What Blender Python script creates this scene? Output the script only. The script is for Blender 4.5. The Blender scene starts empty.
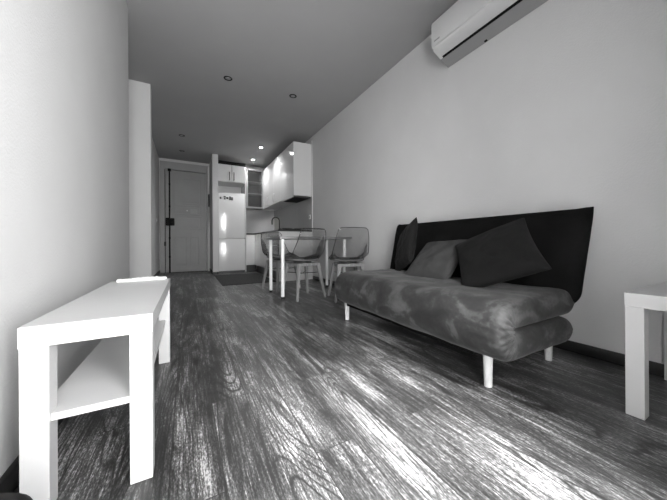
import bpy, bmesh, math, random
from mathutils import Vector, Matrix, noise
random.seed(7)
S = bpy.context.scene
COL = S.collection
PI = math.pi

# ------------------------------------------------------------------ dimensions
XR, XL, H = 1.945, -0.408, 2.543      # sofa wall, bench wall, ceiling
YB, YF, YD = 7.00, -0.20, 7.25                 # entrance wall, window wall
YW = 2.84                            # end of the left wall
YP = 3.965                            # pillar front
XH = -0.535                           # hallway left wall
KX = 1.335                           # kitchen run front
KY = 6.45                            # fridge front
KN = 4.53                            # near end of the kitchen run

WX0, WX1, WZ, WD = -0.28, 1.14, 2.20, 0.14    # french window opening and wall depth

# ------------------------------------------------------------------ materials
def node_mat(name):
    m = bpy.data.materials.new(name); m.use_nodes = True
    nt = m.node_tree; b = nt.nodes['Principled BSDF']
    return m, nt, b
def g(v): return (v, v, v, 1)
def mth(nt, op, a, b=None, clamp=False):
    n = nt.nodes.new('ShaderNodeMath'); n.operation = op; n.use_clamp = clamp
    for i, x in enumerate((a, b)):
        if x is None: continue
        if isinstance(x, (int, float)): n.inputs[i].default_value = x
        else: nt.links.new(x, n.inputs[i])
    return n.outputs[0]
def ramp(nt, fac, stops):
    r = nt.nodes.new('ShaderNodeValToRGB'); e = r.color_ramp.elements
    while len(e) < len(stops): e.new(0.5)
    for k, (p, v) in zip(e, stops): k.position = p; k.color = g(v)
    nt.links.new(fac, r.inputs[0]); return r.outputs[0]
def noise_tex(nt, vec, scale, detail=4, rough=0.55, dist=0.0):
    n = nt.nodes.new('ShaderNodeTexNoise')
    n.inputs['Scale'].default_value = scale; n.inputs['Detail'].default_value = detail
    n.inputs['Roughness'].default_value = rough; n.inputs['Distortion'].default_value = dist
    if vec is not None: nt.links.new(vec, n.inputs['Vector'])
    return n.outputs['Fac']
def objco(nt):
    return nt.nodes.new('ShaderNodeTexCoord').outputs['Object']
def mapped(nt, vec, scale=(1, 1, 1)):
    n = nt.nodes.new('ShaderNodeMapping'); n.inputs['Scale'].default_value = scale
    nt.links.new(vec, n.inputs['Vector']); return n.outputs[0]
def bump(nt, b, h, strength, dist=0.01):
    n = nt.nodes.new('ShaderNodeBump'); n.inputs['Strength'].default_value = strength
    n.inputs['Distance'].default_value = dist
    nt.links.new(h, n.inputs['Height']); nt.links.new(n.outputs[0], b.inputs['Normal'])
def plain(name, v, rough=0.5, metal=0.0, spec=0.5, var=0.0, vscale=8, bmp=0.0, bscale=60, coat=0.0, sheen=0.0):
    m, nt, b = node_mat(name)
    b.inputs['Base Color'].default_value = g(v); b.inputs['Roughness'].default_value = rough
    b.inputs['Metallic'].default_value = metal; b.inputs['Specular IOR Level'].default_value = spec
    b.inputs['Coat Weight'].default_value = coat; b.inputs['Sheen Weight'].default_value = sheen
    co = objco(nt)
    f = noise_tex(nt, co, vscale)
    c = ramp(nt, f, [(0.3, max(0, v * (1 - var))), (0.7, min(1, v * (1 + var)))])
    nt.links.new(c, b.inputs['Base Color'])
    if bmp: bump(nt, b, noise_tex(nt, co, bscale, 3), bmp)
    return m

M = {}
M['wall'] = plain('wall paint', 0.61, 0.85, var=0.02, vscale=3, bmp=0.16, bscale=120, spec=0.2)
M['lowbounce'] = plain('bounce damping wall', 0.16, 0.9, var=0.05)  # unseen window wall, darkened to cut light bounced onto the right wall
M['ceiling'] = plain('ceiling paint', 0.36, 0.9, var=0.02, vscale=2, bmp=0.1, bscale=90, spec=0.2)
M['white'] = plain('white melamine', 0.55, 0.38, var=0.02, bmp=0.04, bscale=150)
M['gloss'] = plain('gloss lacquer', 0.68, 0.12, var=0.01, coat=0.3)
M['alu'] = plain('grey aluminium', 0.20, 0.4, var=0.03)
M['carcass'] = plain('cabinet board', 0.62, 0.45, var=0.02)
M['fridge'] = plain('fridge enamel', 0.70, 0.16, var=0.01, coat=0.2)
M['black'] = plain('matt black', 0.005, 0.55, var=0.1, spec=0.15)
M['rubber'] = plain('black rubber', 0.02, 0.7, var=0.1)
M['base'] = plain('dark baseboard', 0.010, 0.45, var=0.2, vscale=5)
M['plinth'] = plain('dark plinth', 0.06, 0.4, var=0.1)
M['chrome'] = plain('brushed steel', 0.55, 0.28, metal=1.0, var=0.05)
M['handle'] = plain('dark satin handle', 0.16, 0.35, metal=1.0, var=0.05)
M['ovenglass'] = plain('oven glass', 0.01, 0.06, var=0.1, coat=0.5)
M['splash'] = plain('backsplash panel', 0.37, 0.14, var=0.03, vscale=2)
M['worktop'] = plain('dark worktop', 0.05, 0.25, var=0.15, vscale=60)
M['door'] = plain('grey painted door', 0.28, 0.45, var=0.05, vscale=4, bmp=0.05)
M['frame'] = plain('painted door frame', 0.31, 0.5, var=0.04, vscale=4)
M['plastic'] = plain('white plastic', 0.78, 0.3, var=0.01)
M['acwhite'] = plain('air conditioner plastic', 0.62, 0.28, var=0.01)
M['acgrey'] = plain('air conditioner underside', 0.30, 0.4, var=0.02)
M['legwhite'] = plain('white lacquered metal', 0.85, 0.25, var=0.01)
M['tabletop'] = plain('grey laminate', 0.17, 0.35, var=0.08, vscale=14)
M['mat'] = plain('dark woven mat', 0.012, 0.8, var=0.3, vscale=40, bmp=0.3, bscale=200)
M['legwood'] = plain('pale wood', 0.62, 0.4, var=0.06, vscale=20)
M['pad'] = plain('grey seat pad', 0.14, 0.7, var=0.1, bmp=0.1, bscale=150)
M['dkcush'] = plain('dark cushion fabric', 0.007, 0.85, var=0.2, vscale=12, bmp=0.2, bscale=350, sheen=0.02, spec=0.2)
M['gycush'] = plain('grey cushion fabric', 0.055, 0.85, var=0.15, vscale=9, bmp=0.2, bscale=350, sheen=0.03, spec=0.2)
M['sofaback'] = plain('dark backrest fabric', 0.009, 0.95, var=0.25, vscale=6, bmp=0.1, bscale=300, sheen=0.0, spec=0.03)
M['outside'] = plain('pale facade render', 0.6, 0.8, var=0.1)

def wood(name, lo, hi, rough=0.45):
    m, nt, b = node_mat(name)
    v = mapped(nt, objco(nt), (30, 30, 3))
    c = ramp(nt, noise_tex(nt, v, 2, 5), [(0.3, lo), (0.7, hi)])
    nt.links.new(c, b.inputs['Base Color']); b.inputs['Roughness'].default_value = rough
    return m
M['chairwood'] = wood('beech chair leg', 0.16, 0.30)

def velvet():
    m, nt, b = node_mat('brushed velvet')
    co = objco(nt)
    big = noise_tex(nt, mapped(nt, co, (1, 1.2, 1.6)), 5.5, 3, 0.5, 0.8)
    fine = noise_tex(nt, co, 60, 4)
    s = mth(nt, 'ADD', mth(nt, 'MULTIPLY', big, 0.85), mth(nt, 'MULTIPLY', fine, 0.15))
    c = ramp(nt, s, [(0.36, 0.018), (0.46, 0.026), (0.53, 0.036), (0.57, 0.058), (0.68, 0.085)])
    nt.links.new(c, b.inputs['Base Color']); b.inputs['Roughness'].default_value = 0.75
    b.inputs['Sheen Weight'].default_value = 0.12; b.inputs['Sheen Roughness'].default_value = 0.35; b.inputs['Specular IOR Level'].default_value = 0.3
    bump(nt, b, noise_tex(nt, co, 25, 5), 0.25, 0.006)
    return m
M['velvet'] = velvet()

def floor_mat():
    m, nt, b = node_mat('brushed oak laminate')
    L = nt.links.new
    sep = nt.nodes.new('ShaderNodeSeparateXYZ'); L(objco(nt), sep.inputs[0])
    com = nt.nodes.new('ShaderNodeCombineXYZ'); L(sep.outputs[1], com.inputs[0])
    L(mth(nt, 'ADD', sep.outputs[0], 0.045), com.inputs[1])
    br = nt.nodes.new('ShaderNodeTexBrick'); L(com.outputs[0], br.inputs['Vector'])
    br.offset = 0.37; br.offset_frequency = 3
    br.inputs['Color1'].default_value = g(0); br.inputs['Color2'].default_value = g(1)
    br.inputs['Mortar'].default_value = g(0.5)
    br.inputs['Scale'].default_value = 1; br.inputs['Brick Width'].default_value = 1.22
    br.inputs['Row Height'].default_value = 0.128; br.inputs['Mortar Size'].default_value = 0.0016
    br.inputs['Mortar Smooth'].default_value = 0.0
    rnd = br.outputs['Color']; seam = br.outputs['Fac']
    # every plank samples its own piece of the grain
    off = mth(nt, 'MULTIPLY', rnd, 41.0)
    def co(sx, sy, w=1.0):
        c = nt.nodes.new('ShaderNodeCombineXYZ')
        L(mth(nt, 'MULTIPLY', sep.outputs[0], sx), c.inputs[0])
        L(mth(nt, 'MULTIPLY', sep.outputs[1], sy), c.inputs[1])
        L(mth(nt, 'MULTIPLY', off, w), c.inputs[2]); return c.outputs[0]
    field = noise_tex(nt, co(5.0, 0.6), 1.0, 1.5, 0.4, 0.2)
    sn = mth(nt, 'ABSOLUTE', mth(nt, 'SINE', mth(nt, 'MULTIPLY', field, 120.0)))
    line = mth(nt, 'SUBTRACT', 1.0, mth(nt, 'MULTIPLY', sn, 1.9), True)
    fibre = noise_tex(nt, co(170, 9), 1.0, 4, 0.65)
    speck = noise_tex(nt, co(300, 90), 1.0, 3, 0.7)
    streak = noise_tex(nt, co(20, 1.0), 1.0, 4, 0.6)
    brush = noise_tex(nt, co(6.0, 1.6, 0.0), 1.0, 4, 0.6)
    mask = ramp(nt, noise_tex(nt, co(4.0, 0.8, 0.7), 1.0, 2), [(0.42, 0.0), (0.58, 1.0)])
    def c0(x, k): return mth(nt, 'MULTIPLY', mth(nt, 'SUBTRACT', x, 0.5), k)
    v = mth(nt, 'ADD', c0(fibre, 1.9), c0(speck, 1.9))
    v = mth(nt, 'ADD', v, c0(streak, 1.7))
    v = mth(nt, 'ADD', v, c0(brush, 1.6))
    v = mth(nt, 'ADD', v, c0(rnd, 0.22))
    v = mth(nt, 'SUBTRACT', v, mth(nt, 'MULTIPLY', mth(nt, 'MULTIPLY', line, mask), 0.6))
    v = mth(nt, 'ADD', v, 0.45)
    c = ramp(nt, v, FLOOR_STOPS)
    mx = nt.nodes.new('ShaderNodeMix'); mx.data_type = 'RGBA'
    L(seam, mx.inputs[0]); L(c, mx.inputs[6]); mx.inputs[7].default_value = g(0.03)
    L(mx.outputs[2], b.inputs['Base Color'])
    L(mth(nt, 'ADD', mth(nt, 'MULTIPLY', fibre, 0.25), 0.24), b.inputs['Roughness'])
    bump(nt, b, mth(nt, 'SUBTRACT', mth(nt, 'MULTIPLY', fibre, 0.6), seam), 0.15, 0.002)
    return m
FLOOR_STOPS = [(0.0, 0.026), (0.28, 0.052), (0.52, 0.088), (0.76, 0.20), (1.0, 0.40)]
M['floor'] = floor_mat()

def clear(name, tint, refl, rough, body=0.0, bodycol=0.3):
    m, nt, b = node_mat(name); L = nt.links.new
    out = nt.nodes['Material Output']; nt.nodes.remove(b)
    tr = nt.nodes.new('ShaderNodeBsdfTransparent'); tr.inputs[0].default_value = g(tint)
    gl = nt.nodes.new('ShaderNodeBsdfGlossy'); gl.inputs['Roughness'].default_value = rough
    gl.inputs[0].default_value = g(1)
    df = nt.nodes.new('ShaderNodeBsdfDiffuse'); df.inputs[0].default_value = g(bodycol)
    fr = nt.nodes.new('ShaderNodeFresnel'); fr.inputs[0].default_value = 1.5
    m1 = nt.nodes.new('ShaderNodeMixShader'); m1.inputs[0].default_value = body
    L(tr.outputs[0], m1.inputs[1]); L(df.outputs[0], m1.inputs[2])
    m2 = nt.nodes.new('ShaderNodeMixShader'); L(mth(nt, 'MULTIPLY', fr.outputs[0], refl, True), m2.inputs[0])
    L(m1.outputs[0], m2.inputs[1]); L(gl.outputs[0], m2.inputs[2]); L(m2.outputs[0], out.inputs[0])
    return m
M['shell'] = clear('smoked clear plastic', 0.90, 0.9, 0.06, 0.03, 0.3)
M['rim'] = clear('shell rim edge', 0.35, 0.8, 0.1, 0.4, 0.06)
M['glass'] = clear('window glass', 0.97, 0.6, 0.02)
M['cabglass'] = clear('cabinet glass', 0.72, 0.6, 0.08, 0.06, 0.2)
def emit(name, s):
    m, nt, b = node_mat(name)
    b.inputs['Emission Color'].default_value = g(1); b.inputs['Emission Strength'].default_value = s
    return m
M['lamp'] = emit('lit lamp', 30)

# ------------------------------------------------------------------ mesh helpers
def box(bm, x0, x1, y0, y1, z0, z1, bev=0.0, seg=2):
    t = bmesh.new()
    bmesh.ops.create_cube(t, size=1)
    for v in t.verts:
        v.co = Vector(((x0+x1)/2 + v.co.x*(x1-x0), (y0+y1)/2 + v.co.y*(y1-y0), (z0+z1)/2 + v.co.z*(z1-z0)))
    if bev: bmesh.ops.bevel(t, geom=t.edges[:], offset=bev, segments=seg, profile=0.5, affect='EDGES')
    merge(bm, t); return bm
def merge(bm, t, mat=None):
    if mat is not None: bmesh.ops.transform(t, matrix=mat, verts=t.verts)
    me = bpy.data.meshes.new('tmp'); t.to_mesh(me); t.free(); bm.from_mesh(me); bpy.data.meshes.remove(me)
def B(*a, **k): return box(bmesh.new(), *a, **k)
def rod(bm, p, q, r0, r1=None, n=16, caps=True):
    r1 = r0 if r1 is None else r1
    p, q = Vector(p), Vector(q); d = q - p
    t = bmesh.new()
    bmesh.ops.create_cone(t, cap_ends=caps, segments=n, radius1=r0, radius2=r1, depth=d.length)
    rot = d.to_track_quat('Z', 'Y').to_matrix().to_4x4()
    merge(bm, t, Matrix.Translation((p+q)/2) @ rot); return bm
def sqrod(bm, p, q, a0, a1):
    p, q = Vector(p), Vector(q); n = 4
    t = bmesh.new()
    lo = [t.verts.new(p + Vector((sx*a0, sy*a0, 0))) for sx, sy in ((-1,-1),(1,-1),(1,1),(-1,1))]
    hi = [t.verts.new(q + Vector((sx*a1, sy*a1, 0))) for sx, sy in ((-1,-1),(1,-1),(1,1),(-1,1))]
    t.faces.new(lo[::-1]); t.faces.new(hi)
    for i in range(4): t.faces.new((lo[i], lo[(i+1)%4], hi[(i+1)%4], hi[i]))
    bmesh.ops.bevel(t, geom=t.edges[:], offset=min(a0, a1)*0.35, segments=2, affect='EDGES')
    bmesh.ops.recalc_face_normals(t, faces=t.faces)
    merge(bm, t); return bm
def tube(bm, pts, r, n=10):
    t = bmesh.new(); pts = [Vector(p) for p in pts]; rings = []
    up = Vector((0.31, 0.17, 0.93))
    for i, p in enumerate(pts):
        d = (pts[min(i+1, len(pts)-1)] - pts[max(i-1, 0)]).normalized()
        a = d.cross(up)
        if a.length < 1e-3: a = d.cross(Vector((1, 0, 0)))
        a.normalize(); b = d.cross(a)
        rings.append([t.verts.new(p + a*math.cos(2*PI*k/n)*r + b*math.sin(2*PI*k/n)*r) for k in range(n)])
    for r0, r1 in zip(rings, rings[1:]):
        for k in range(n): t.faces.new((r0[k], r0[(k+1)%n], r1[(k+1)%n], r1[k]))
    t.faces.new(rings[0][::-1]); t.faces.new(rings[-1])
    bmesh.ops.recalc_face_normals(t, faces=t.faces)
    merge(bm, t); return bm
def lathe(bm, prof, n=32, loc=(0, 0, 0)):
    t = bmesh.new(); rings = []
    for r, z in prof:
        rings.append([t.verts.new((loc[0]+r*math.cos(2*PI*k/n), loc[1]+r*math.sin(2*PI*k/n), loc[2]+z)) for k in range(n)])
    for a, b in zip(rings, rings[1:]):
        for k in range(n): t.faces.new((a[k], a[(k+1)%n], b[(k+1)%n], b[k]))
    t.faces.new(rings[0][::-1]); t.faces.new(rings[-1])
    bmesh.ops.recalc_face_normals(t, faces=t.faces)
    merge(bm, t); return bm
def prism(bm, poly, axis, a, b, bev=0.0):
    """poly of 2-D points extruded along an axis from a to b"""
    t = bmesh.new()
    def P(u, v, w): return {'y': (u, w, v), 'x': (w, u, v), 'z': (u, v, w)}[axis]
    lo = [t.verts.new(P(u, v, a)) for u, v in poly]; hi = [t.verts.new(P(u, v, b)) for u, v in poly]
    t.faces.new(lo); t.faces.new(hi[::-1]); n = len(poly)
    for i in range(n): t.faces.new((lo[i], lo[(i+1)%n], hi[(i+1)%n], hi[i]))
    bmesh.ops.recalc_face_normals(t, faces=t.faces)
    if bev: bmesh.ops.bevel(t, geom=t.edges[:], offset=bev, segments=2, affect='EDGES')
    merge(bm, t); return bm
def obj(name, bm, mat, parent=None, loc=None, smooth=False, kind=None, label=None):
    me = bpy.data.meshes.new(name); bm.to_mesh(me); bm.free()
    o = bpy.data.objects.new(name, me); COL.objects.link(o)
    me.materials.append(M[mat] if isinstance(mat, str) else mat)
    if parent: o.parent = parent
    if loc: o.location = loc
    if smooth:
        for p in me.polygons: p.use_smooth = True
    if kind: o['kind'] = kind
    if label: o['label'] = label
    return o
def sharp(o, ang=40):
    for p in o.data.polygons: p.use_smooth = True
    bm = bmesh.new(); bm.from_mesh(o.data)
    for e in bm.edges:
        if len(e.link_faces) == 2 and e.calc_face_angle(0) > math.radians(ang): e.smooth = False
    bm.to_mesh(o.data); bm.free(); return o
def thing(name, label, cat, loc=(0, 0, 0), rz=0, group=None):
    o = bpy.data.objects.new(name, None); COL.objects.link(o)
    o.location = loc; o.rotation_euler = (0, 0, rz); o.empty_display_size = 0.1
    return tag(o, label, cat, group)
def tag(o, label, cat, group=None):
    o['label'] = label; o['category'] = cat
    if group: o['group'] = group
    return o
def kids(o): return [c for c in bpy.data.objects if c.parent == o]
def dup(o, loc, rz, label, group=None):
    def cp(a, par):
        c = a.copy(); COL.objects.link(c)
        if par: c.parent = par
        for k in kids(a): cp(k, c)
        return c
    r = cp(o, None); r.location = loc; r.rotation_euler = (0, 0, rz); r['label'] = label
    if group: r['group'] = group
    return r
def struct(name, bm, mat): return obj(name, bm, mat, kind='structure')

# ------------------------------------------------------------------ the shell
XA = -1.9                                   # alcove behind the left wall end
struct('floor', B(-2.2, 2.3, YF-WD, YD+0.15, -0.1, 0.0), 'floor')
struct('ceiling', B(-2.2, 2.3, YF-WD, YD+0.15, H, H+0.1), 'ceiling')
struct('wall_right', B(XR, XR+0.15, YF-WD, YB+0.15, 0, H), 'wall')
# left wall with a rounded end
def left_wall():
    r = 0.05; poly = [(XL-0.14, YF-WD), (XL, YF-WD), (XL, YW-r)]
    poly += [(XL-r+r*math.cos(a), YW-r+r*math.sin(a)) for a in [PI/2*k/6 for k in range(1, 7)]]
    poly += [(XL-0.14, YW)]
    return prism(bmesh.new(), poly, 'z', 0, H)
sharp(struct('wall_left', left_wall(), 'wall'))
struct('wall_alcove_back', B(XA-0.1, XA, YF, YP, 0, H), 'wall')
struct('wall_alcove_near', B(XA, XL-0.14, YF-WD, YF, 0, H), 'wall')
# pillar: the free end of the hallway partition, then the hallway wall
struct('wall_pillar', B(XA-0.1, -0.373, YP, YP+0.13, 0, H), 'wall')
struct('wall_hall', B(XH-0.14, XH, YP+0.13, YD, 0, H), 'wall')
struct('wall_entrance', B(XH-0.14, 0.468, YD, YD+0.15, 0, H), 'wall')
struct('wall_back', B(0.578, XR, YB, YB+0.15, 0, H), 'wall')
struct('wall_wing', B(0.468, 0.578, 6.40, YD+0.15, 0, H), 'wall')
# window wall with a french window
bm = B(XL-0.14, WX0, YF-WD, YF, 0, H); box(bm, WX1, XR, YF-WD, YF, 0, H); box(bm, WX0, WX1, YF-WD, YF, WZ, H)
struct('wall_window', bm, 'lowbounce')
def bb(name, *a): sharp(struct(name, B(*a, bev=0.004), 'base'))
bb('baseboard_right', XR-0.014, XR, YF, KN-0.02, 0, 0.062)
bb('baseboard_left', XL, XL+0.014, YF, YW-0.05, 0, 0.062)
bb('baseboard_hall', XH, XH+0.014, YP+0.13, YD, 0, 0.07)
bb('baseboard_wing', 0.454, 0.468, 6.40, YD-0.08, 0, 0.07)
bb('baseboard_wing_end', 0.454, 0.578, 6.386, 6.40, 0, 0.045)
bb('baseboard_pillar', XL-0.3, -0.359, YP-0.014, YP, 0, 0.06)
# window: frame, two leaves with glazing
w = bpy.data.objects.new('window_1', None); COL.objects.link(w); w['kind'] = 'structure'
yw = YF-0.03
obj('sun_blocker', B(WX0, 0.08, yw-0.135, yw-0.125, 0.0, WZ), 'plastic', w)  # unseen panel added to block the sun through the left leaf
bm = B(WX0, WX0+0.05, yw-0.06, yw, 0, WZ); box(bm, WX1-0.05, WX1, yw-0.06, yw, 0, WZ); box(bm, WX0+0.05, WX1-0.05, yw-0.06, yw, WZ-0.05, WZ); box(bm, WX0+0.05, WX1-0.05, yw-0.06, yw, 0, 0.03)
obj('window_frame', bm, 'white', w)
xm = 0.08
for a, b in ((WX0+0.05, xm), (xm, WX1-0.05)):
    bm = B(a, a+0.06, yw-0.05, yw-0.005, 0.03, WZ-0.05); box(bm, b-0.06, b, yw-0.05, yw-0.005, 0.03, WZ-0.05)
    box(bm, a+0.06, b-0.06, yw-0.05, yw-0.005, 0.03, 0.16); box(bm, a+0.06, b-0.06, yw-0.05, yw-0.005, WZ-0.13, WZ-0.05)
    s = obj('window_sash', bm, 'white', w)
    obj('window_pane', B(a+0.06, b-0.06, yw-0.03, yw-0.024, 0.16, WZ-0.13), 'glass', s)

# ------------------------------------------------------------------ entrance door
d = bpy.data.objects.new('door_1', None); COL.objects.link(d); d['kind'] = 'structure'
d.location = (0, YD-YB, -0.022); d.scale = (1.036, 1, 1.036)
def panelled(x0, x1, y, z0, z1, panels, t=0.04):
    bm = bmesh.new(); box(bm, x0, x1, y-t, y, z0, z1, bev=0.002)
    for a, b, c, e in panels:
        # raised moulding ring with a sunk-looking field
        m_ = 0.018
        for q in ((a, a+m_, c, e), (b-m_, b, c, e), (a+m_, b-m_, c, c+m_), (a+m_, b-m_, e-m_, e)):
            box(bm, q[0], q[1], y-t-0.012, y-t, q[2], q[3], bev=0.004)
        box(bm, a+0.05, b-0.05, y-t-0.006, y-t, c+0.05, e-0.05, bev=0.003)
    return bm
LX0, LX1, LT = -0.398, 0.370, 2.228
pan = [(-0.262, 0.290, 1.51, 2.075), (-0.262, 0.290, 0.965, 1.255), (-0.256, 0.0, 0.165, 0.80), (0.062, 0.236, 0.165, 0.80), (-0.262, 0.290, 1.28, 1.49)]
leaf = obj('door_leaf', panelled(LX0, LX1, YB-0.01, 0.035, LT, pan), 'door', d)
bm = B(-0.497, LX0-0.006, YB-0.07, YB, 0, 2.405, bev=0.006); box(bm, LX1+0.006, 0.416, YB-0.07, YB, 0, 2.405, bev=0.006)
box(bm, LX0-0.006, LX1+0.006, YB-0.07, YB, LT+0.01, 2.405, bev=0.006)
obj('door_frame', bm, 'frame', d)
obj('door_threshold', B(LX0-0.1, LX1+0.04, YB-0.075, YB, 0, 0.03, bev=0.006), 'base', d)
yr = YB-0.075
bm = bmesh.new(); rod(bm, (-0.325, yr, 0.03), (-0.325, yr, LT), 0.0135)
for z in (0.35, 0.75, 1.42, 1.9): box(bm, -0.342, -0.308, yr-0.016, yr+0.026, z, z+0.04, bev=0.004)
rod(bm, (-0.325, yr, LT-0.03), (-0.325, yr, LT+0.02), 0.03)
obj('bolt_rod', bm, 'black', d, label='black vertical bolt rod')
bm = B(-0.395, -0.318, yr-0.045, yr+0.026, 1.03, 1.20, bev=0.018); box(bm, -0.318, -0.235, yr-0.04, yr+0.026, 1.035, 1.195, bev=0.018)
rod(bm, (-0.29, yr-0.04, 1.115), (-0.29, yr-0.075, 1.115), 0.02)
sharp(obj('lock_box', bm, 'black', d, label='black surface lock'))
bm = B(-0.412, -0.400, yr+0.0, yr+0.03, 0.03, LT, bev=0.002); box(bm, -0.425, -0.392, yr-0.01, yr+0.03, 0.60, 0.69, bev=0.004)
obj('edge_strip', bm, 'base', d)
obj('letter_flap', B(0.056, 0.195, yr+0.012, yr+0.03, 1.29, 1.41, bev=0.003), 'frame', d)
bm = bmesh.new(); lathe(bm, [(0.016, 0), (0.016, 0.01), (0.008, 0.014)], 16)
bmesh.ops.transform(bm, matrix=Matrix.Translation((0.0, yr+0.03, 1.37)) @ Matrix.Rotation(PI/2, 4, 'X'), verts=bm.verts)
obj('peephole', bm, 'chrome', d)

# intercom handset on the strip of wall right of the door, with its cable duct
t = thing('intercom_handset', 'dark wall intercom handset under a vertical cable duct, right of the entrance door', 'intercom', (0.448, YD-0.071, 1.51))
obj('wall_plate', B(-0.018, 0.018, 0.02, 0.072, 0, 0.30, bev=0.006), 'frame', t)
bm = tube(bmesh.new(), [(0, 0.02, 0.28), (0, -0.02, 0.285), (0, -0.035, 0.25), (0, -0.035, 0.05), (0, -0.02, 0.015), (0, 0.02, 0.02)], 0.012)
obj('handset', bm, 'black', t, smooth=True)
obj('cable_duct', B(-0.014, 0.014, 0.04, 0.072, 0.30, 0.94, bev=0.003), 'plastic', t)
# light switch
t = thing('light_switch', 'small white light switch on the hallway wall left of the entrance door', 'light switch', (XH, 6.60, 1.12))
obj('switch_plate', B(0, 0.008, -0.04, 0.04, -0.04, 0.04, bev=0.003), 'plastic', t)
obj('rocker', B(0.008, 0.014, -0.018, 0.018, -0.03, 0.03, bev=0.003), 'plastic', t)

# ------------------------------------------------------------------ benches and side table
def flat_table(name, label, cat, loc, wx, ly, shelf):
    t = thing(name, label, cat, loc)
    obj('tabletop', B(0, wx, 0, ly, 0.40, 0.45, bev=0.0015), 'white', t)
    for a in (0.0015, wx-0.0515):
        for b in (0.0015, ly-0.0515):
            obj('leg', B(a, a+0.05, b, b+0.05, 0, 0.40, bev=0.0015), 'white', t)
    if shelf:
        obj('shelf', B(0.02, wx-0.02, 0.012, ly-0.02, 0.214, 0.232, bev=0.001), 'white', t)
        obj('cross_rail', B(0.012, 0.028, 0.05, ly-0.05, 0.36, 0.40), 'white', t)
    return t
flat_table('tv_bench', 'long low white bench with a lower shelf along the left wall', 'bench', (-0.339, 0.9146, 0), 0.2555, 0.897, True)
flat_table('side_table', 'square white side table cut off by the right edge, near the sofa', 'table', (1.411, -0.1785, 0), 0.55, 0.55, False)

# remote on the bench
t = thing('remote_control', 'white remote control lying at the far end of the white bench', 'remote control', (-0.202, 1.755, 0.4505), math.radians(6))
sharp(obj('body', B(-0.105, 0.105, -0.024, 0.024, 0, 0.016, bev=0.006, seg=3), 'plastic', t))
bm = bmesh.new()
for i in range(5):
    for j in (-1, 1): box(bm, -0.02+i*0.02-0.006, -0.02+i*0.02+0.006, j*0.010-0.005, j*0.010+0.005, 0.016, 0.0185, bev=0.001)
obj('button_pad', bm, 'plastic', t)
obj('display', B(-0.085, -0.045, -0.015, 0.015, 0.0155, 0.0168), 'acgrey', t)

# dark rounded object in the bottom left corner
bm = lathe(bmesh.new(), [(0.001, 0.0), (0.075, 0.0), (0.084, 0.01), (0.088, 0.04), (0.088, 0.200), (0.085, 0.212), (0.078, 0.219), (0.05, 0.222), (0.001, 0.222)], 48)
o = obj('pouf', bm, 'black', None, (-0.302, 0.62, 0.0), smooth=True)
tag(o, 'rounded black object peeking in at the bottom left corner, before the white bench', 'pouf')

# ------------------------------------------------------------------ sofa bed
SY0, SY1 = 0.618, 2.03
sofa = thing('sofa_bed', 'dark velvet click-clack sofa bed with a folded seat and white legs', 'sofa', (1.40, (SY0+SY1)/2, 0))
SO = Vector((1.40, (SY0+SY1)/2, 0))
def mattress():
    # one padded strip folded double: a U-shaped centre line swept with a rounded strip section
    T = 0.0635; cz = 0.2705; cx = 1.165; xb_u, xb_l = 1.672, 1.655
    path = []
    n1, nb = 26, 44
    for k in range(n1): path.append((xb_u+(cx-xb_u)*(k/n1)**1.5, cz+0.066, 0.0))
    for k in range(nb+1):
        a = PI/2 + PI*k/nb
        ca, sa = math.cos(a), math.sin(a); e = 2/2.5
        x = cx + 0.056*math.copysign(abs(ca)**e, ca); z = cz + 0.0655*math.copysign(abs(sa)**e, sa)
        path.append((x, z, math.sin(PI*k/nb)))
    for k in range(1, n1+1): path.append((cx+(xb_l-cx)*(1-(1-k/n1)**1.5), cz-0.066, 0.0))
    n = len(path); W = SY1-SY0
    E = 0.055
    ys = [E*(1-math.cos(PI/2*k/8)) for k in range(9)] + [E+(W-2*E)*k/34 for k in range(1, 34)] + [W-E*(1-math.cos(PI/2*k/8)) for k in range(8, -1, -1)]
    m_ = len(ys); acc = 0.0
    bm = bmesh.new(); rings = []
    for i, (x, z, bend) in enumerate(path):
        x0, z0, _ = path[max(i-1, 0)]; x1, z1, _ = path[min(i+1, n-1)]
        dx, dz = x1-x0, z1-z0; l = math.hypot(dx, dz); acc += math.hypot(x-x0, z-z0)
        nx, nz = dz/l, -dx/l            # outward side of the fold
        if nx*(x-cx-0.3)+nz*(z-cz) < 0: nx, nz = -nx, -nz
        endd = min(acc, 10) if i < n//2 else math.hypot(path[-1][0]-x, path[-1][1]-z)
        tk = 1.0
        if endd < 0.045: tk = max(0.002, (1-(1-endd/0.045)**3.0))**(1/3.0)
        pleat = math.sin(i*1.55+0.7)*bend**0.6
        out, inn = [], []
        for j, y in enumerate(ys):
            d = min(y, W-y); h = T*tk*max(0.0, 1-max(0.0, 1-d/E)**2.9)**(1/2.9)
            edge = max(0.0, 1-d/0.10)
            yy = SY0+y + (0.006*pleat*edge if y < W/2 else -0.006*pleat*edge)
            w = 0.006*noise.noise(Vector((x*6, yy*4, z*6)))+0.003*noise.noise(Vector((x*17, yy*13, z*17)))
            w += 0.0035*pleat*edge**0.7
            p = Vector((x-SO.x, yy-SO.y, z))
            out.append(bm.verts.new(p+Vector((nx, 0, nz))*(h+w*(h/T))))
            ih = h*(1-0.10*bend)
            inn.append(None if j in (0, m_-1) else bm.verts.new(p-Vector((nx, 0, nz))*(ih-0.0015*(1-bend))))
        rings.append(out + [v for v in inn[::-1] if v])
    k_ = len(rings[0])
    for a, b in zip(rings, rings[1:]):
        for j in range(k_): bm.faces.new((a[j], a[(j+1)%k_], b[(j+1)%k_], b[j]))
    bm.faces.new(rings[0][::-1]); bm.faces.new(rings[-1])
    bmesh.ops.recalc_face_normals(bm, faces=bm.faces)
    return bm
obj('mattress', mattress(), 'velvet', sofa, smooth=True)
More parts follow.
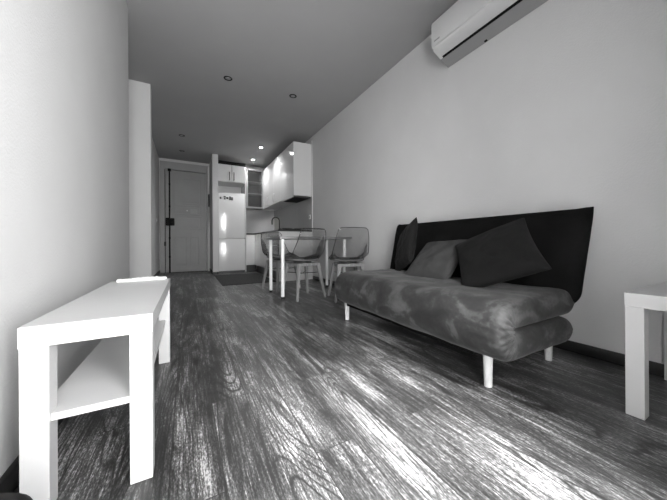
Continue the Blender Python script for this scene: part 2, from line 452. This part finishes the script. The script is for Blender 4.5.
def backrest():
    # tilted padded slab in local coordinates: u along y, v up the slope, w thickness
    bm = bmesh.new(); L0, L1 = SY0-0.045, SY1+0.035; hh, th = 0.525, 0.125
    nu, nv = 80, 36
    def shape(u, v, side):
        # rounded in both directions
        eu = 1-(max(0, abs(2*u-1)-0.86)/0.14)**2; ev = 1-(max(0, abs(2*v-1)-0.78)/0.22)**2
        t = th/2*max(0.0, eu*ev)**0.5
        return side*t
    lean = math.radians(14)
    base = Vector((1.668, 0, 0.305))
    up = Vector((math.sin(lean), 0, math.cos(lean))); nrm = Vector((-math.cos(lean), 0, math.sin(lean)))
    def P(u, v, s):
        taper = 0.020*(1-v) + 0.05*max(0, 1-v/0.16)**2
        y = L0+taper + (L1-L0-2*taper)*u
        c = base + up*(hh*v) + nrm*(shape(u, v, s) + 0.004*noise.noise(Vector((u*9, v*5, s*3.0))))
        # little ears at the top corners
        ear = 0.012*max(0, 1-min(u, 1-u)/0.05)*max(0, 1-(1-v)/0.08)
        c += up*ear
        return Vector((c.x-SO.x, y-SO.y, c.z))
    F = [[bm.verts.new(P(i/nu, j/nv, 1)) for j in range(nv+1)] for i in range(nu+1)]
    K = [[F[i][j] if i in (0, nu) or j in (0, nv) else bm.verts.new(P(i/nu, j/nv, -1)) for j in range(nv+1)] for i in range(nu+1)]
    for i in range(nu):
        for j in range(nv):
            bm.faces.new((F[i][j], F[i][j+1], F[i+1][j+1], F[i+1][j]))
            bm.faces.new((K[i][j], K[i+1][j], K[i+1][j+1], K[i][j+1]))
    bmesh.ops.recalc_face_normals(bm, faces=bm.faces)
    return bm
br = obj('backrest', backrest(), 'sofaback', sofa, smooth=True)
m = br.modifiers.new('s', 'SUBSURF'); m.levels = 1; m.render_levels = 1
bm = B(1.14-SO.x, 1.66-SO.x, 0.80-SO.y, 1.96-SO.y, 0.120, 0.158, bev=0.006)
obj('base_frame', bm, 'black', sofa)
for x in (1.160, 1.698):
    for y in (0.745, 1.985):
        bm = rod(bmesh.new(), (x-SO.x, y-SO.y, 0), (x-SO.x, y-SO.y, 0.145), 0.0165, 0.021, 20)
        sharp(obj('leg', bm, 'legwood', sofa))

# cushions
def cushion(name, label, mat, corner_xyz, u, v, size, th, seed, group=None, skew=False):
    """u, v: in-plane axes; corner_xyz: centre"""
    u = Vector(u).normalized(); v = Vector(v).normalized()
    if not skew: v = (v - u*v.dot(u)).normalized()
    w_ = u.cross(v).normalized()
    bm = bmesh.new(); n = 26; a = size/2
    def P(s, t, side):
        # concave sides and pointed corners of a stuffed square
        pin = 0.07
        x = s*(1-pin*(1-t*t)); y = t*(1-pin*(1-s*s))
        h = th/2*(max(0, (1-s*s)*(1-t*t)))**0.42
        ns = noise.noise(Vector((s*2.3+seed, t*2.3, side*2.0)))*0.014*(1-max(abs(s), abs(t))**4)
        ns += noise.noise(Vector((s*6+seed, t*5, side*3.0)))*0.007*(1-max(abs(s), abs(t))**6)
        return Vector((x*a, y*a, side*h + ns))
    F = [[bm.verts.new(P(2*i/n-1, 2*j/n-1, 1)) for j in range(n+1)] for i in range(n+1)]
    K = [[F[i][j] if i in (0, n) or j in (0, n) else bm.verts.new(P(2*i/n-1, 2*j/n-1, -1)) for j in range(n+1)] for i in range(n+1)]
    for i in range(n):
        for j in range(n):
            bm.faces.new((F[i][j], F[i+1][j], F[i+1][j+1], F[i][j+1]))
            bm.faces.new((K[i][j], K[i][j+1], K[i+1][j+1], K[i+1][j]))
    bmesh.ops.recalc_face_normals(bm, faces=bm.faces)
    o = obj(name, bm, mat, None, smooth=True)
    o.data.transform(Matrix((u, v, w_)).transposed().to_4x4()); o.location = corner_xyz
    m = o.modifiers.new('s', 'SUBSURF'); m.levels = 1; m.render_levels = 1
    return tag(o, label, 'cushion', group)
cushion('cushion', 'large dark cushion leaning tilted on its corner at the near half of the sofa', 'dkcush',
        (1.50, 0.925, 0.568), (0.10, -0.40, 0.165), (0.27, 0.26, 0.28), 0.45, 0.13, 1.0, skew=True)
cushion('cushion', 'mid grey cushion slumped between the two dark cushions on the sofa', 'gycush',
        (1.565, 1.40, 0.508), (0.0, -1, 0.05), (0.55, 0, 0.52), 0.43, 0.12, 5.0)
cushion('cushion', 'dark cushion standing upright at the far end of the sofa', 'dkcush',
        (1.595, 1.745, 0.603), (-0.40, -0.9, 0.36), (0.3, 0.06, 0.9), 0.40, 0.12, 9.0)

# ------------------------------------------------------------------ air conditioner
AY0, AY1 = 0.79, 1.592
ac = thing('air_conditioner', 'white wall-mounted split air conditioner high on the sofa wall', 'air conditioner', (XR, AY0, 2.132))
def ap(poly, a, b, bev=0.0): return prism(bmesh.new(), [(x-XR, z-2.132) for x, z in poly], 'y', a-AY0, b-AY0, bev)
sharp(obj('body', ap([(XR, 2.134), (1.842, 2.176), (1.775, 2.204), (1.757, 2.222), (1.757, 2.425), (1.785, 2.440), (XR, 2.440)], AY0, AY1, 0.004), 'acwhite', ac))
sharp(obj('front_panel', ap([(1.758, 2.232), (1.747, 2.236), (1.745, 2.26), (1.745, 2.420), (1.752, 2.434), (1.765, 2.436), (1.765, 2.232)], AY0+0.001, AY1-0.001, 0.002), 'acwhite', ac))
sharp(obj('louvre', ap([(1.750, 2.223), (1.757, 2.226), (1.842, 2.190), (1.838, 2.180), (1.765, 2.203)], AY0+0.03, AY1-0.035, 0.001), 'acwhite', ac))
obj('outlet_slot', ap([(1.838, 2.186), (1.850, 2.180), (1.848, 2.166), (1.834, 2.173)], AY0+0.03, AY1-0.035), 'black', ac)
obj('underside', ap([(1.852, 2.175), (XR-0.002, 2.137), (XR-0.002, 2.130), (1.850, 2.167)], AY0+0.004, AY1-0.004), 'acgrey', ac)
obj('latch', ap([(1.925, 2.145), (1.938, 2.142), (1.938, 2.129), (1.925, 2.132)], 1.230, 1.250), 'black', ac)
obj('logo_mark', ap([(1.7443, 2.262), (1.7443, 2.274), (1.746, 2.274), (1.746, 2.262)], AY1-0.085, AY1-0.030), 'acgrey', ac)

# ------------------------------------------------------------------ ceiling downlights
def downlight(x, y, lit, label):
    t = thing('ceiling_downlight', label, 'ceiling light', (x, y, H), 0, 'lit ceiling downlights' if lit else 'unlit ceiling downlights')
    bm = bmesh.new()
    n = 32; rings = []
    for r, z in ((0.030, 0.010), (0.032, -0.004), (0.040, -0.006), (0.046, -0.003), (0.047, 0.0)):
        rings.append([bm.verts.new((r*math.cos(2*PI*k/n), r*math.sin(2*PI*k/n), z)) for k in range(n)])
    for a, b in zip(rings, rings[1:]):
        for k in range(n): bm.faces.new((a[k], a[(k+1)%n], b[(k+1)%n], b[k]))
    bmesh.ops.recalc_face_normals(bm, faces=bm.faces)
    obj('trim_ring', bm, 'chrome' if lit else 'black', t, smooth=True)
    bm = lathe(bmesh.new(), [(0.031, 0.0), (0.031, -0.002), (0.02, -0.0035), (0.001, -0.0035)], 24)
    obj('lamp_lens', bm, 'lamp' if lit else 'acgrey', t, smooth=True)
    if lit:
        ld = bpy.data.lights.new('downlight', 'SPOT'); ld.energy = 23; ld.spot_size = math.radians(150); ld.spot_blend = 0.8; ld.shadow_soft_size = 0.03
        lo = bpy.data.objects.new('downlight', ld); COL.objects.link(lo); lo.location = (x, y, H-0.02)
downlight(0.416, 3.394, False, 'unlit black-ringed downlight nearest the middle of the living room ceiling')
downlight(1.195, 3.396, False, 'unlit black-ringed downlight in the ceiling above the dining table')
downlight(-0.075, 5.578, False, 'unlit hallway downlight farther from the entrance door')
downlight(-0.085, 6.50, False, 'unlit hallway downlight just before the entrance door')
downlight(1.278, 5.529, True, 'glowing downlight nearer the end of the wall cabinets')
downlight(1.304, 6.42, True, 'glowing downlight before the glass corner cabinet')

# ------------------------------------------------------------------ kitchen
def handle(bm, c, along, out, ln=0.15, st=0.025, r=0.005):
    c, a, o = Vector(c), Vector(along), Vector(out)
    p = [c - a*ln/2, c - a*ln/2 + o*st*0.7, c - a*(ln/2-0.012) + o*st, c + a*(ln/2-0.012) + o*st, c + a*ln/2 + o*st*0.7, c + a*ln/2]
    return tube(bm, p, r)
# tall unit round the fridge
FX0, FX1, CT = 0.581, 1.126, 2.36
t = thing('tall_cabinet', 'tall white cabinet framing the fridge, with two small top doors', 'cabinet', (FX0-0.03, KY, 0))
ox = FX0-0.03
bm = B(0.0, 0.018, 0.0, 0.545, 0, CT); obj('side_panel', bm, 'gloss', t)
obj('side_panel', B(FX1+0.008-ox, FX1+0.026-ox, 0.0, 0.545, 0, CT), 'gloss', t)
wI = FX1+0.008-ox
obj('shelf', B(0.018, wI, 0.01, 0.545, 1.990, 2.006), 'carcass', t)
obj('niche_floor', B(0.018, wI, 0.03, 0.545, 1.752, 1.766), 'carcass', t)
obj('back_panel', B(0.018, wI, 0.53, 0.545, 1.766, CT), 'carcass', t)
obj('top_panel', B(0.018, wI, 0.01, 0.53, CT-0.018, CT), 'carcass', t)
mid = (0.018+wI)/2
for a, b, hx in ((0.018, mid-0.004, mid-0.045), (mid+0.004, wI, mid+0.045)):
    dr = obj('door', B(a, b, -0.020, -0.001, 1.998, CT, bev=0.002), 'gloss', t)
    obj('handle', handle(bmesh.new(), (hx, -0.020, 2.115), (0, 0, 1), (0, -1, 0), 0.17, 0.035, 0.010), 'handle', dr, smooth=True)
obj('shade_strip', B(0.0, wI+0.018, 0.02, 0.04, CT, CT+0.085), 'black', t)  # black strip standing in for the shadow gap over the cabinet
# fridge
fr = thing('fridge', 'tall white two-door fridge freezer in the cabinet niche', 'fridge', (FX0, KY, 0))
fw = FX1-FX0
obj('body', B(0.004, fw-0.004, 0.055, 0.53, 0.03, 1.74, bev=0.004), 'fridge', fr)
sharp(obj('door', B(0, fw, -0.012, 0.05, 0.758, 1.742, bev=0.010, seg=3), 'fridge', fr))
sharp(obj('door', B(0, fw, -0.012, 0.05, 0.05, 0.750, bev=0.010, seg=3), 'fridge', fr))
obj('foot_grille', B(0.01, fw-0.01, 0.01, 0.05, 0.0, 0.045), 'plinth', fr)
mg = [(0.045, 1.628, 0.034, 0.044, 'square dark magnet, leftmost on the fridge door'),
      (0.128, 1.658, 0.046, 0.031, 'small dark magnet, upper left of the fridge magnet cluster'),
      (0.128, 1.615, 0.034, 0.031, 'small dark magnet, lower left of the fridge magnet cluster'),
      (0.180, 1.635, 0.044, 0.042, 'dark magnet in the middle of the fridge magnet cluster'),
      (0.236, 1.633, 0.041, 0.078, 'tall dark magnet, second from the right on the fridge door'),
      (0.278, 1.625, 0.041, 0.070, 'tall dark magnet, rightmost on the fridge door')]
for x, z, a, b, lb in mg:
    o = obj('fridge_magnet', B(-a/2, a/2, -0.008, 0, -b/2, b/2, bev=0.003), 'plinth', None, (FX0+x, KY-0.012, z))
    tag(o, lb, 'magnet', 'magnets on the fridge door')

# base cabinets along the sofa wall and the corner return
def base_unit(y0, y1, label, doors=1, handle_at=None, oven=False):
    t = thing('base_cabinet', label, 'cabinet', (KX, y0, 0), 0, 'kitchen base cabinets')
    L = y1-y0
    obj('carcass', B(0.02, XR-KX-0.002, 0, L, 0.15, 0.843), 'carcass', t)
    obj('plinth', B(0.05, 0.07, 0, L, 0, 0.15), 'plinth', t)
    if not oven:
        dr = obj('door', B(0, 0.019, 0.002, L-0.002, 0.155, 0.840, bev=0.002), 'gloss', t)
        if handle_at is not None:
            obj('handle', handle(bmesh.new(), (0, handle_at-y0, 0.76), (0, 0, 1), (-1, 0, 0), 0.14, 0.03, 0.006), 'chrome', dr, smooth=True)
    else:
        obj('filler_panel', B(0, 0.019, 0.002, L-0.002, 0.155, 0.215, bev=0.002), 'gloss', t)
        obj('filler_panel', B(0, 0.019, 0.002, L-0.002, 0.785, 0.840, bev=0.002), 'gloss', t)
    return t
base_unit(4.548, 5.10, 'base cabinet holding the built-in oven at the near end', oven=True)
base_unit(5.10, 5.95, 'white gloss base cabinet beyond the oven, behind the dining table', handle_at=5.18)
base_unit(5.95, KY, 'white gloss base cabinet in the corner next to the fridge', handle_at=6.08)
t = thing('cabinet_filler', 'narrow white gloss panel between the fridge and the corner cabinet', 'cabinet', (FX1+0.028, KY, 0))
obj('panel', B(0, KX-FX1-0.028, 0, 0.019, 0.155, 0.840, bev=0.002), 'gloss', t)
obj('plinth', B(0, KX-FX1-0.028+0.05, 0.05, 0.07, 0, 0.15), 'plinth', t)
o = obj('end_panel', B(0, XR-KX-0.002, 0, 0.016, 0, 0.843), 'gloss', None, (KX, KN, 0))
tag(o, 'white end panel closing the kitchen run behind the dining chairs', 'panel')
# oven
ov = thing('built_in_oven', 'black built-in oven below the hob at the near end of the kitchen run', 'oven', (KX, 4.551, 0.217))
obj('oven_door', B(-0.012, 0.019, 0.004, 0.54, 0, 0.43, bev=0.004), 'ovenglass', ov)
obj('control_panel', B(-0.008, 0.019, 0.004, 0.54, 0.435, 0.565, bev=0.003), 'ovenglass', ov)
obj('handle', handle(bmesh.new(), (-0.012, 0.27, 0.39), (0, 1, 0), (-1, 0, 0), 0.46, 0.04, 0.008), 'chrome', ov, smooth=True)
for k in range(4):
    obj('knob', rod(bmesh.new(), (-0.008, 0.085+k*0.125, 0.50), (-0.03, 0.085+k*0.125, 0.50), 0.018, 0.015), 'chrome', ov, smooth=False)
# worktop: L shape as one prism with sink cut-out left closed
wt = prism(bmesh.new(), [(KX-0.015, KN-0.004), (XR-0.001, KN-0.004), (XR-0.001, YB-0.001), (FX1+0.028, YB-0.001), (FX1+0.028, KY-0.015), (KX-0.015, KY-0.015)], 'z', 0.845, 0.872, 0.003)
tag(obj('worktop', wt, 'worktop'), 'thin dark L-shaped kitchen worktop under the wall cabinets', 'worktop')
# hob
hb = thing('gas_hob', 'black gas hob on the near end of the worktop', 'hob', (1.42, 4.58, 0.872))
obj('hob_plate', B(0, 0.46, 0, 0.54, 0, 0.008, bev=0.003), 'ovenglass', hb)
for x in (0.12, 0.34):
    for y in (0.14, 0.40):
        b_ = obj('burner', lathe(bmesh.new(), [(0.04, 0.008), (0.04, 0.018), (0.03, 0.024), (0.001, 0.024)], 20, (x, y, 0)), 'black', hb)
        bm = bmesh.new()
        for a in (0, PI/2):
            c, s = math.cos(a)*0.09, math.sin(a)*0.09
            tube(bm, [(x-c, y-s, 0.008), (x-c, y-s, 0.034), (x+c, y+s, 0.034), (x+c, y+s, 0.008)], 0.005, 6)
        obj('pan_support', bm, 'black', b_)
# tap and sink
sk = thing('kitchen_sink', 'steel sink set in the worktop below the black tap', 'sink', (1.42, 5.75, 0.872))
bm = B(0, 0.40, 0, 0.020, 0, 0.004); box(bm, 0, 0.40, 0.48, 0.50, 0, 0.004); box(bm, 0, 0.02, 0.02, 0.48, 0, 0.004); box(bm, 0.38, 0.40, 0.02, 0.48, 0, 0.004)
obj('rim', bm, 'chrome', sk)
obj('basin', B(0.02, 0.38, 0.02, 0.48, 0, 0.002), 'chrome', sk)
tp = thing('kitchen_tap', 'black gooseneck kitchen tap standing against the backsplash', 'tap', (1.86, 6.27, 0.872))
obj('base', lathe(bmesh.new(), [(0.026, 0), (0.026, 0.03), (0.020, 0.045), (0.016, 0.05)], 20), 'black', tp, smooth=False)
pts = [(0, 0, 0.03), (0, 0, 0.285)] + [(-0.085+0.085*math.cos(a), 0, 0.285+0.085*math.sin(a)) for a in [PI*k/12 for k in range(1, 13)]] + [(-0.17, 0, 0.20)]
obj('spout', tube(bmesh.new(), pts, 0.012, 12), 'black', tp, smooth=True)
obj('lever', tube(bmesh.new(), [(0, -0.01, 0.07), (0, -0.05, 0.085), (0, -0.09, 0.11)], 0.007), 'black', tp, smooth=True)
# backsplash
UZ0, UZ1, UX = 1.475, 2.405, 1.600
o = obj('backsplash_panel', B(XR-0.010, XR-0.001, KN+0.002, 5.295, 0.873, UZ0-0.002), 'splash'); tag(o, 'grey gloss backsplash panel behind the hob, nearest the dining table', 'backsplash', 'backsplash panels')
o = obj('backsplash_panel', B(XR-0.010, XR-0.001, 5.30, YB-0.012, 0.873, UZ0-0.002), 'splash'); tag(o, 'grey gloss backsplash panel behind the tap', 'backsplash', 'backsplash panels')
o = obj('backsplash_panel', B(FX1+0.028, XR-0.012, YB-0.010, YB-0.001, 0.873, UZ0-0.002), 'splash'); tag(o, 'grey gloss backsplash panel on the end wall beside the fridge', 'backsplash', 'backsplash panels')
o = obj('edge_trim', B(XR-0.013, XR-0.001, KN-0.014, KN+0.001, 0.845, 2.47, bev=0.002), 'plastic'); tag(o, 'thin white vertical trim closing the backsplash edge', 'trim')
t = thing('wall_socket', 'white wall socket on the backsplash near its white edge trim', 'socket', (XR-0.010, 4.623, 1.116))
obj('socket_plate', B(-0.008, 0, -0.04, 0.04, -0.04, 0.04, bev=0.003), 'plastic', t)
bm = lathe(bmesh.new(), [(0.022, 0), (0.022, 0.003), (0.001, 0.003)], 20); bmesh.ops.transform(bm, matrix=Matrix.Translation((-0.008, 0, 0)) @ Matrix.Rotation(-PI/2, 4, 'Y'), verts=bm.verts)
obj('socket_face', bm, 'acgrey', t)

# wall cabinets
def wall_unit(y0, y1, label, handle_at=None, end=False):
    t = thing('wall_cabinet', label, 'cabinet', (UX, y0, UZ0), 0, 'white gloss wall cabinets')
    L = y1-y0; hh = UZ1-UZ0
    obj('carcass', B(0.020, XR-UX-0.012, 0, L, 0, hh), 'carcass', t)
    dr = obj('door', B(0, 0.0185, 0.0015, L-0.0015, 0.0, hh, bev=0.002), 'gloss', t)
    obj('shade_strip', B(0.05, 0.07, 0.25 if end else 0.0, L, hh, hh+0.065), 'black', t)  # shade between cabinet top and ceiling, built as a black strip
    if end: obj('side_panel', B(0, XR-UX-0.012, -0.012, 0, 0, hh), 'gloss', t)
    if handle_at: obj('handle', handle(bmesh.new(), (0, handle_at-y0, 0.13), (0, 0, 1), (-1, 0, 0), 0.16, 0.03, 0.006), 'chrome', dr, smooth=True)
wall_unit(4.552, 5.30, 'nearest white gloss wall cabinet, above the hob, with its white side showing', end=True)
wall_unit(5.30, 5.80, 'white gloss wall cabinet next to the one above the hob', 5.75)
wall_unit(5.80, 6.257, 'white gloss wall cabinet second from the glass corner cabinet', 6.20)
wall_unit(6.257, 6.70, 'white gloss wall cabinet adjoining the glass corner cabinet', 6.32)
# glass corner cabinet on the end wall
GX0, GY = 1.205, 6.70
t = thing('glass_cabinet', 'glass-fronted wall cabinet with two shelves in the kitchen corner', 'cabinet', (GX0, GY, UZ0))
gw, hh, gd = UX-GX0-0.001, UZ1-UZ0, YB-GY-0.012
bm = B(0, 0.018, 0.02, gd, 0, hh); box(bm, gw-0.018, gw, 0.02, gd, 0, hh); box(bm, 0.018, gw-0.018, 0.02, gd, 0, 0.018); box(bm, 0.018, gw-0.018, 0.02, gd, hh-0.018, hh); box(bm, 0.018, gw-0.018, gd-0.01, gd, 0.018, hh-0.018)
obj('carcass', bm, 'alu', t)
for z in (0.34, 0.62): obj('shelf', B(0.019, gw-0.019, 0.025, gd-0.012, z, z+0.018), 'plastic', t)
fm = 0.040
bm = B(0, fm, 0, 0.019, 0, hh); box(bm, gw-fm, gw, 0, 0.019, 0, hh); box(bm, fm, gw-fm, 0, 0.019, 0, fm); box(bm, fm, gw-fm, 0, 0.019, hh-fm, hh)
dr = obj('door', bm, 'alu', t)
obj('glass_pane', B(fm, gw-fm, 0.008, 0.012, fm, hh-fm), 'cabglass', dr)
# slim hood
hd = thing('range_hood', 'slim dark cooker hood under the nearest wall cabinet', 'hood', (UX+0.01, 4.57, UZ0-0.032))
obj('housing', B(0, 0.31, 0, 0.66, 0.006, 0.031, bev=0.002), 'plinth', hd)
obj('grease_filter', B(0.03, 0.28, 0.04, 0.62, 0, 0.0065), 'black', hd)
obj('front_lip', B(-0.012, 0.001, 0.0, 0.66, 0.004, 0.031, bev=0.002), 'chrome', hd)
# mat
bm = B(0.462, 1.30, 4.53, 6.10, 0, 0.008, bev=0.003)
tag(obj('kitchen_mat', bm, 'mat'), 'dark rectangular mat on the floor in front of the fridge', 'mat')

# ------------------------------------------------------------------ dining table
TX0, TX1, TY0, TY1 = 0.902, 1.852, 3.03, 3.70
t = thing('dining_table', 'grey dining table on round white legs against the wall', 'table', (TX0, TY0, 0))
sharp(obj('tabletop', B(0, TX1-TX0, 0, TY1-TY0, 0.688, 0.720, bev=0.003), 'tabletop', t))
for x in (0.045, TX1-TX0-0.09):
    for y in (0.045, TY1-TY0-0.11):
        lg = obj('leg', rod(bmesh.new(), (x, y, 0.03), (x, y, 0.688), 0.021, 0.021, 24), 'legwhite', t); sharp(lg)
        obj('foot_cap', rod(bmesh.new(), (x, y, 0), (x, y, 0.03), 0.019, 0.0215, 24), 'rubber', lg)

# ------------------------------------------------------------------ dining chairs
def shell_point(u, v):
    """u across -1..1, v 0 seat front .. 1 back top; chair faces +Y"""
    pr = [(0.0, 0.195, 0.428), (0.06, 0.186, 0.440), (0.2, 0.12, 0.436), (0.36, 0.0, 0.428), (0.48, -0.10, 0.430), (0.56, -0.165, 0.452),
          (0.63, -0.200, 0.505), (0.72, -0.216, 0.585), (0.86, -0.232, 0.700), (1.0, -0.246, 0.808)]
    hw = [(0.0, 0.150), (0.06, 0.172), (0.2, 0.200), (0.36, 0.212), (0.48, 0.215), (0.56, 0.213), (0.63, 0.209), (0.72, 0.200), (0.86, 0.184), (0.96, 0.168), (1.0, 0.140)]
    def interp(tab, v, k):
        for a, b in zip(tab, tab[1:]):
            if v <= b[0]:
                f = (v-a[0])/(b[0]-a[0]); return a[k]+(b[k]-a[k])*f
        return tab[-1][k]
    y, z, w = interp(pr, v, 1), interp(pr, v, 2), interp(hw, v, 1)
    e = abs(u)**3
    # wings: sides of the bend rise and come forward
    wing = math.exp(-((v-0.60)/0.20)**2)
    y += e*0.06*wing
    z += e*0.060*math.exp(-((v-0.46)/0.22)**2) + 0.006*e
    z -= 0.010*(u*u)*(v > 0.95)*(v-0.95)*20
    return Vector((u*w, y, z))
def make_chair(loc, rz, label):
    c = thing('dining_chair', label, 'chair', loc, rz, 'clear dining chairs')
    bm = bmesh.new(); nu, nv = 22, 44
    V = [[bm.verts.new(shell_point(2*i/nu-1, j/nv)) for i in range(nu+1)] for j in range(nv+1)]
    for j in range(nv):
        for i in range(nu): bm.faces.new((V[j][i], V[j][i+1], V[j+1][i+1], V[j+1][i]))
    bmesh.ops.recalc_face_normals(bm, faces=bm.faces)
    sh = obj('seat_shell', bm, 'shell', c, smooth=True, label='clear smoked plastic shell')
    m = sh.modifiers.new('t', 'SOLIDIFY'); m.thickness = 0.004; m.offset = 0
    path = [shell_point(-1, j/nv) for j in range(nv+1)] + [shell_point(2*i/nu-1, 1) for i in range(1, nu+1)] + [shell_point(1, 1-j/nv) for j in range(1, nv+1)] + [shell_point(1-2*i/nu, 0) for i in range(1, nu+1)]
    obj('shell_rim', tube(bmesh.new(), path, 0.003, 6), 'rim', sh, smooth=True)
    # seat pad
    bm = bmesh.new(); rings = []; n = 40
    for f, z in ((0.02, 0.0), (0.90, 0.0), (0.98, 0.008), (1.0, 0.018), (0.97, 0.028), (0.86, 0.034), (0.4, 0.030), (0.02, 0.028)):
        r = []
        for k in range(n):
            a = 2*PI*k/n; ca, sa = math.cos(a), math.sin(a)
            q = (abs(ca)**3.2+abs(sa)**3.2)**(-1/3.2)
            x, y = 0.185*q*ca*f, 0.170*q*sa*f + 0.008
            r.append(bm.verts.new((x, y, 0.434+z+0.012*(x/0.2)**4)))
        rings.append(r)
    for a, b in zip(rings, rings[1:]):
        for k in range(n): bm.faces.new((a[k], a[(k+1)%n], b[(k+1)%n], b[k]))
    bm.faces.new(rings[0][::-1]); bm.faces.new(rings[-1])
    bmesh.ops.recalc_face_normals(bm, faces=bm.faces)
    obj('seat_pad', bm, 'pad', c, smooth=True)
    # under-frame
    bm = bmesh.new()
    lathe(bm, [(0.11, 0.424), (0.10, 0.410), (0.07, 0.398), (0.001, 0.396)], 24)
    obj('seat_mount', bm, 'plinth', c, smooth=True)
    bm = bmesh.new()
    for s in (-1, 1):
        box(bm, -0.135, 0.135, s*0.125-0.014, s*0.125+0.014, 0.375, 0.410, bev=0.006)
        box(bm, s*0.125-0.014, s*0.125+0.014, -0.125, 0.125, 0.378, 0.408, bev=0.006)
    obj('leg_frame', bm, 'chairwood', c)
    bm = bmesh.new()
    for a in (1, -1): tube(bm, [(-0.155, -0.155*a, 0.30), (0, 0, 0.285), (0.155, 0.155*a, 0.30)], 0.004, 6)
    obj('cross_brace', bm, 'black', c)
    for sx in (-1, 1):
        for sy in (-1, 1):
            bm = sqrod(bmesh.new(), (sx*0.190, sy*0.190, 0.0), (sx*0.128, sy*0.128, 0.405), 0.0125, 0.021)
            sharp(obj('leg', bm, 'chairwood', c))
    return c
ch = make_chair((1.19, 3.08, 0), math.radians(11), 'clear shell dining chair pushed under the table, beside the front white table leg')
dup(ch, (1.615, 2.745, 0), math.radians(-15), 'clear shell dining chair just beyond the far end of the sofa')
dup(ch, (1.145, 3.79, 0), math.radians(180+17), 'clear shell dining chair behind the table, mostly hidden by the table legs')

# ------------------------------------------------------------------ light
W = bpy.data.worlds.new('World'); S.world = W; W.use_nodes = True
W.node_tree.nodes['Background'].inputs[0].default_value = g(1); W.node_tree.nodes['Background'].inputs[1].default_value = 0.6
def area(name, loc, rot, sx, sy, e, spread=180):
    l = bpy.data.lights.new(name, 'AREA'); l.shape = 'RECTANGLE'; l.size = sx; l.size_y = sy; l.energy = e; l.spread = math.radians(spread)
    o = bpy.data.objects.new(name, l); COL.objects.link(o); o.location = loc; o.rotation_euler = rot; return o
# daylight entering through the french window, from the sky above: aimed slightly down
area('daylight', (0.17, YF-0.11, 0.99), (math.radians(90-2), 0, 0), 0.90, 1.95, 76, 152)
sd = bpy.data.lights.new('sun', 'SUN'); sd.energy = 21.0; sd.angle = math.radians(13)
so = bpy.data.objects.new('sun', sd); COL.objects.link(so); so.location = (0.6, -3, 4); so.rotation_euler = (math.radians(90-54), 0, math.radians(-1))

# ------------------------------------------------------------------ camera
f_, yaw, pit, rol, ch_ = 274.3664, 0.5183, 0.0010, -0.0061, 0.6397
r = Vector((math.cos(yaw), -math.sin(yaw), 0)); fwd = Vector((math.sin(yaw), math.cos(yaw), 0)); u = Vector((0, 0, 1))
fwd, u = fwd*math.cos(pit)+u*math.sin(pit), u*math.cos(pit)-fwd*math.sin(pit)
r, u = r*math.cos(rol)+u*math.sin(rol), u*math.cos(rol)-r*math.sin(rol)
cd = bpy.data.cameras.new('Camera'); cam = bpy.data.objects.new('Camera', cd); COL.objects.link(cam)
cam.matrix_world = Matrix.Translation((0, 0, ch_)) @ Matrix((r, u, -fwd)).transposed().to_4x4()
cd.sensor_fit = 'HORIZONTAL'; cd.sensor_width = 36; cd.lens = f_/667*36; cd.shift_x = -(343.764-333.5)/667; cd.shift_y = (242.770-250)/667; cd.clip_start = 0.01; cd.clip_end = 60
S.camera = cam
vs = S.view_settings
S.display_settings.display_device = 'sRGB'
vs.view_transform = 'Standard'; vs.look = 'None'; vs.gamma = 1; vs.use_curve_mapping = False
vs.exposure = 0.75
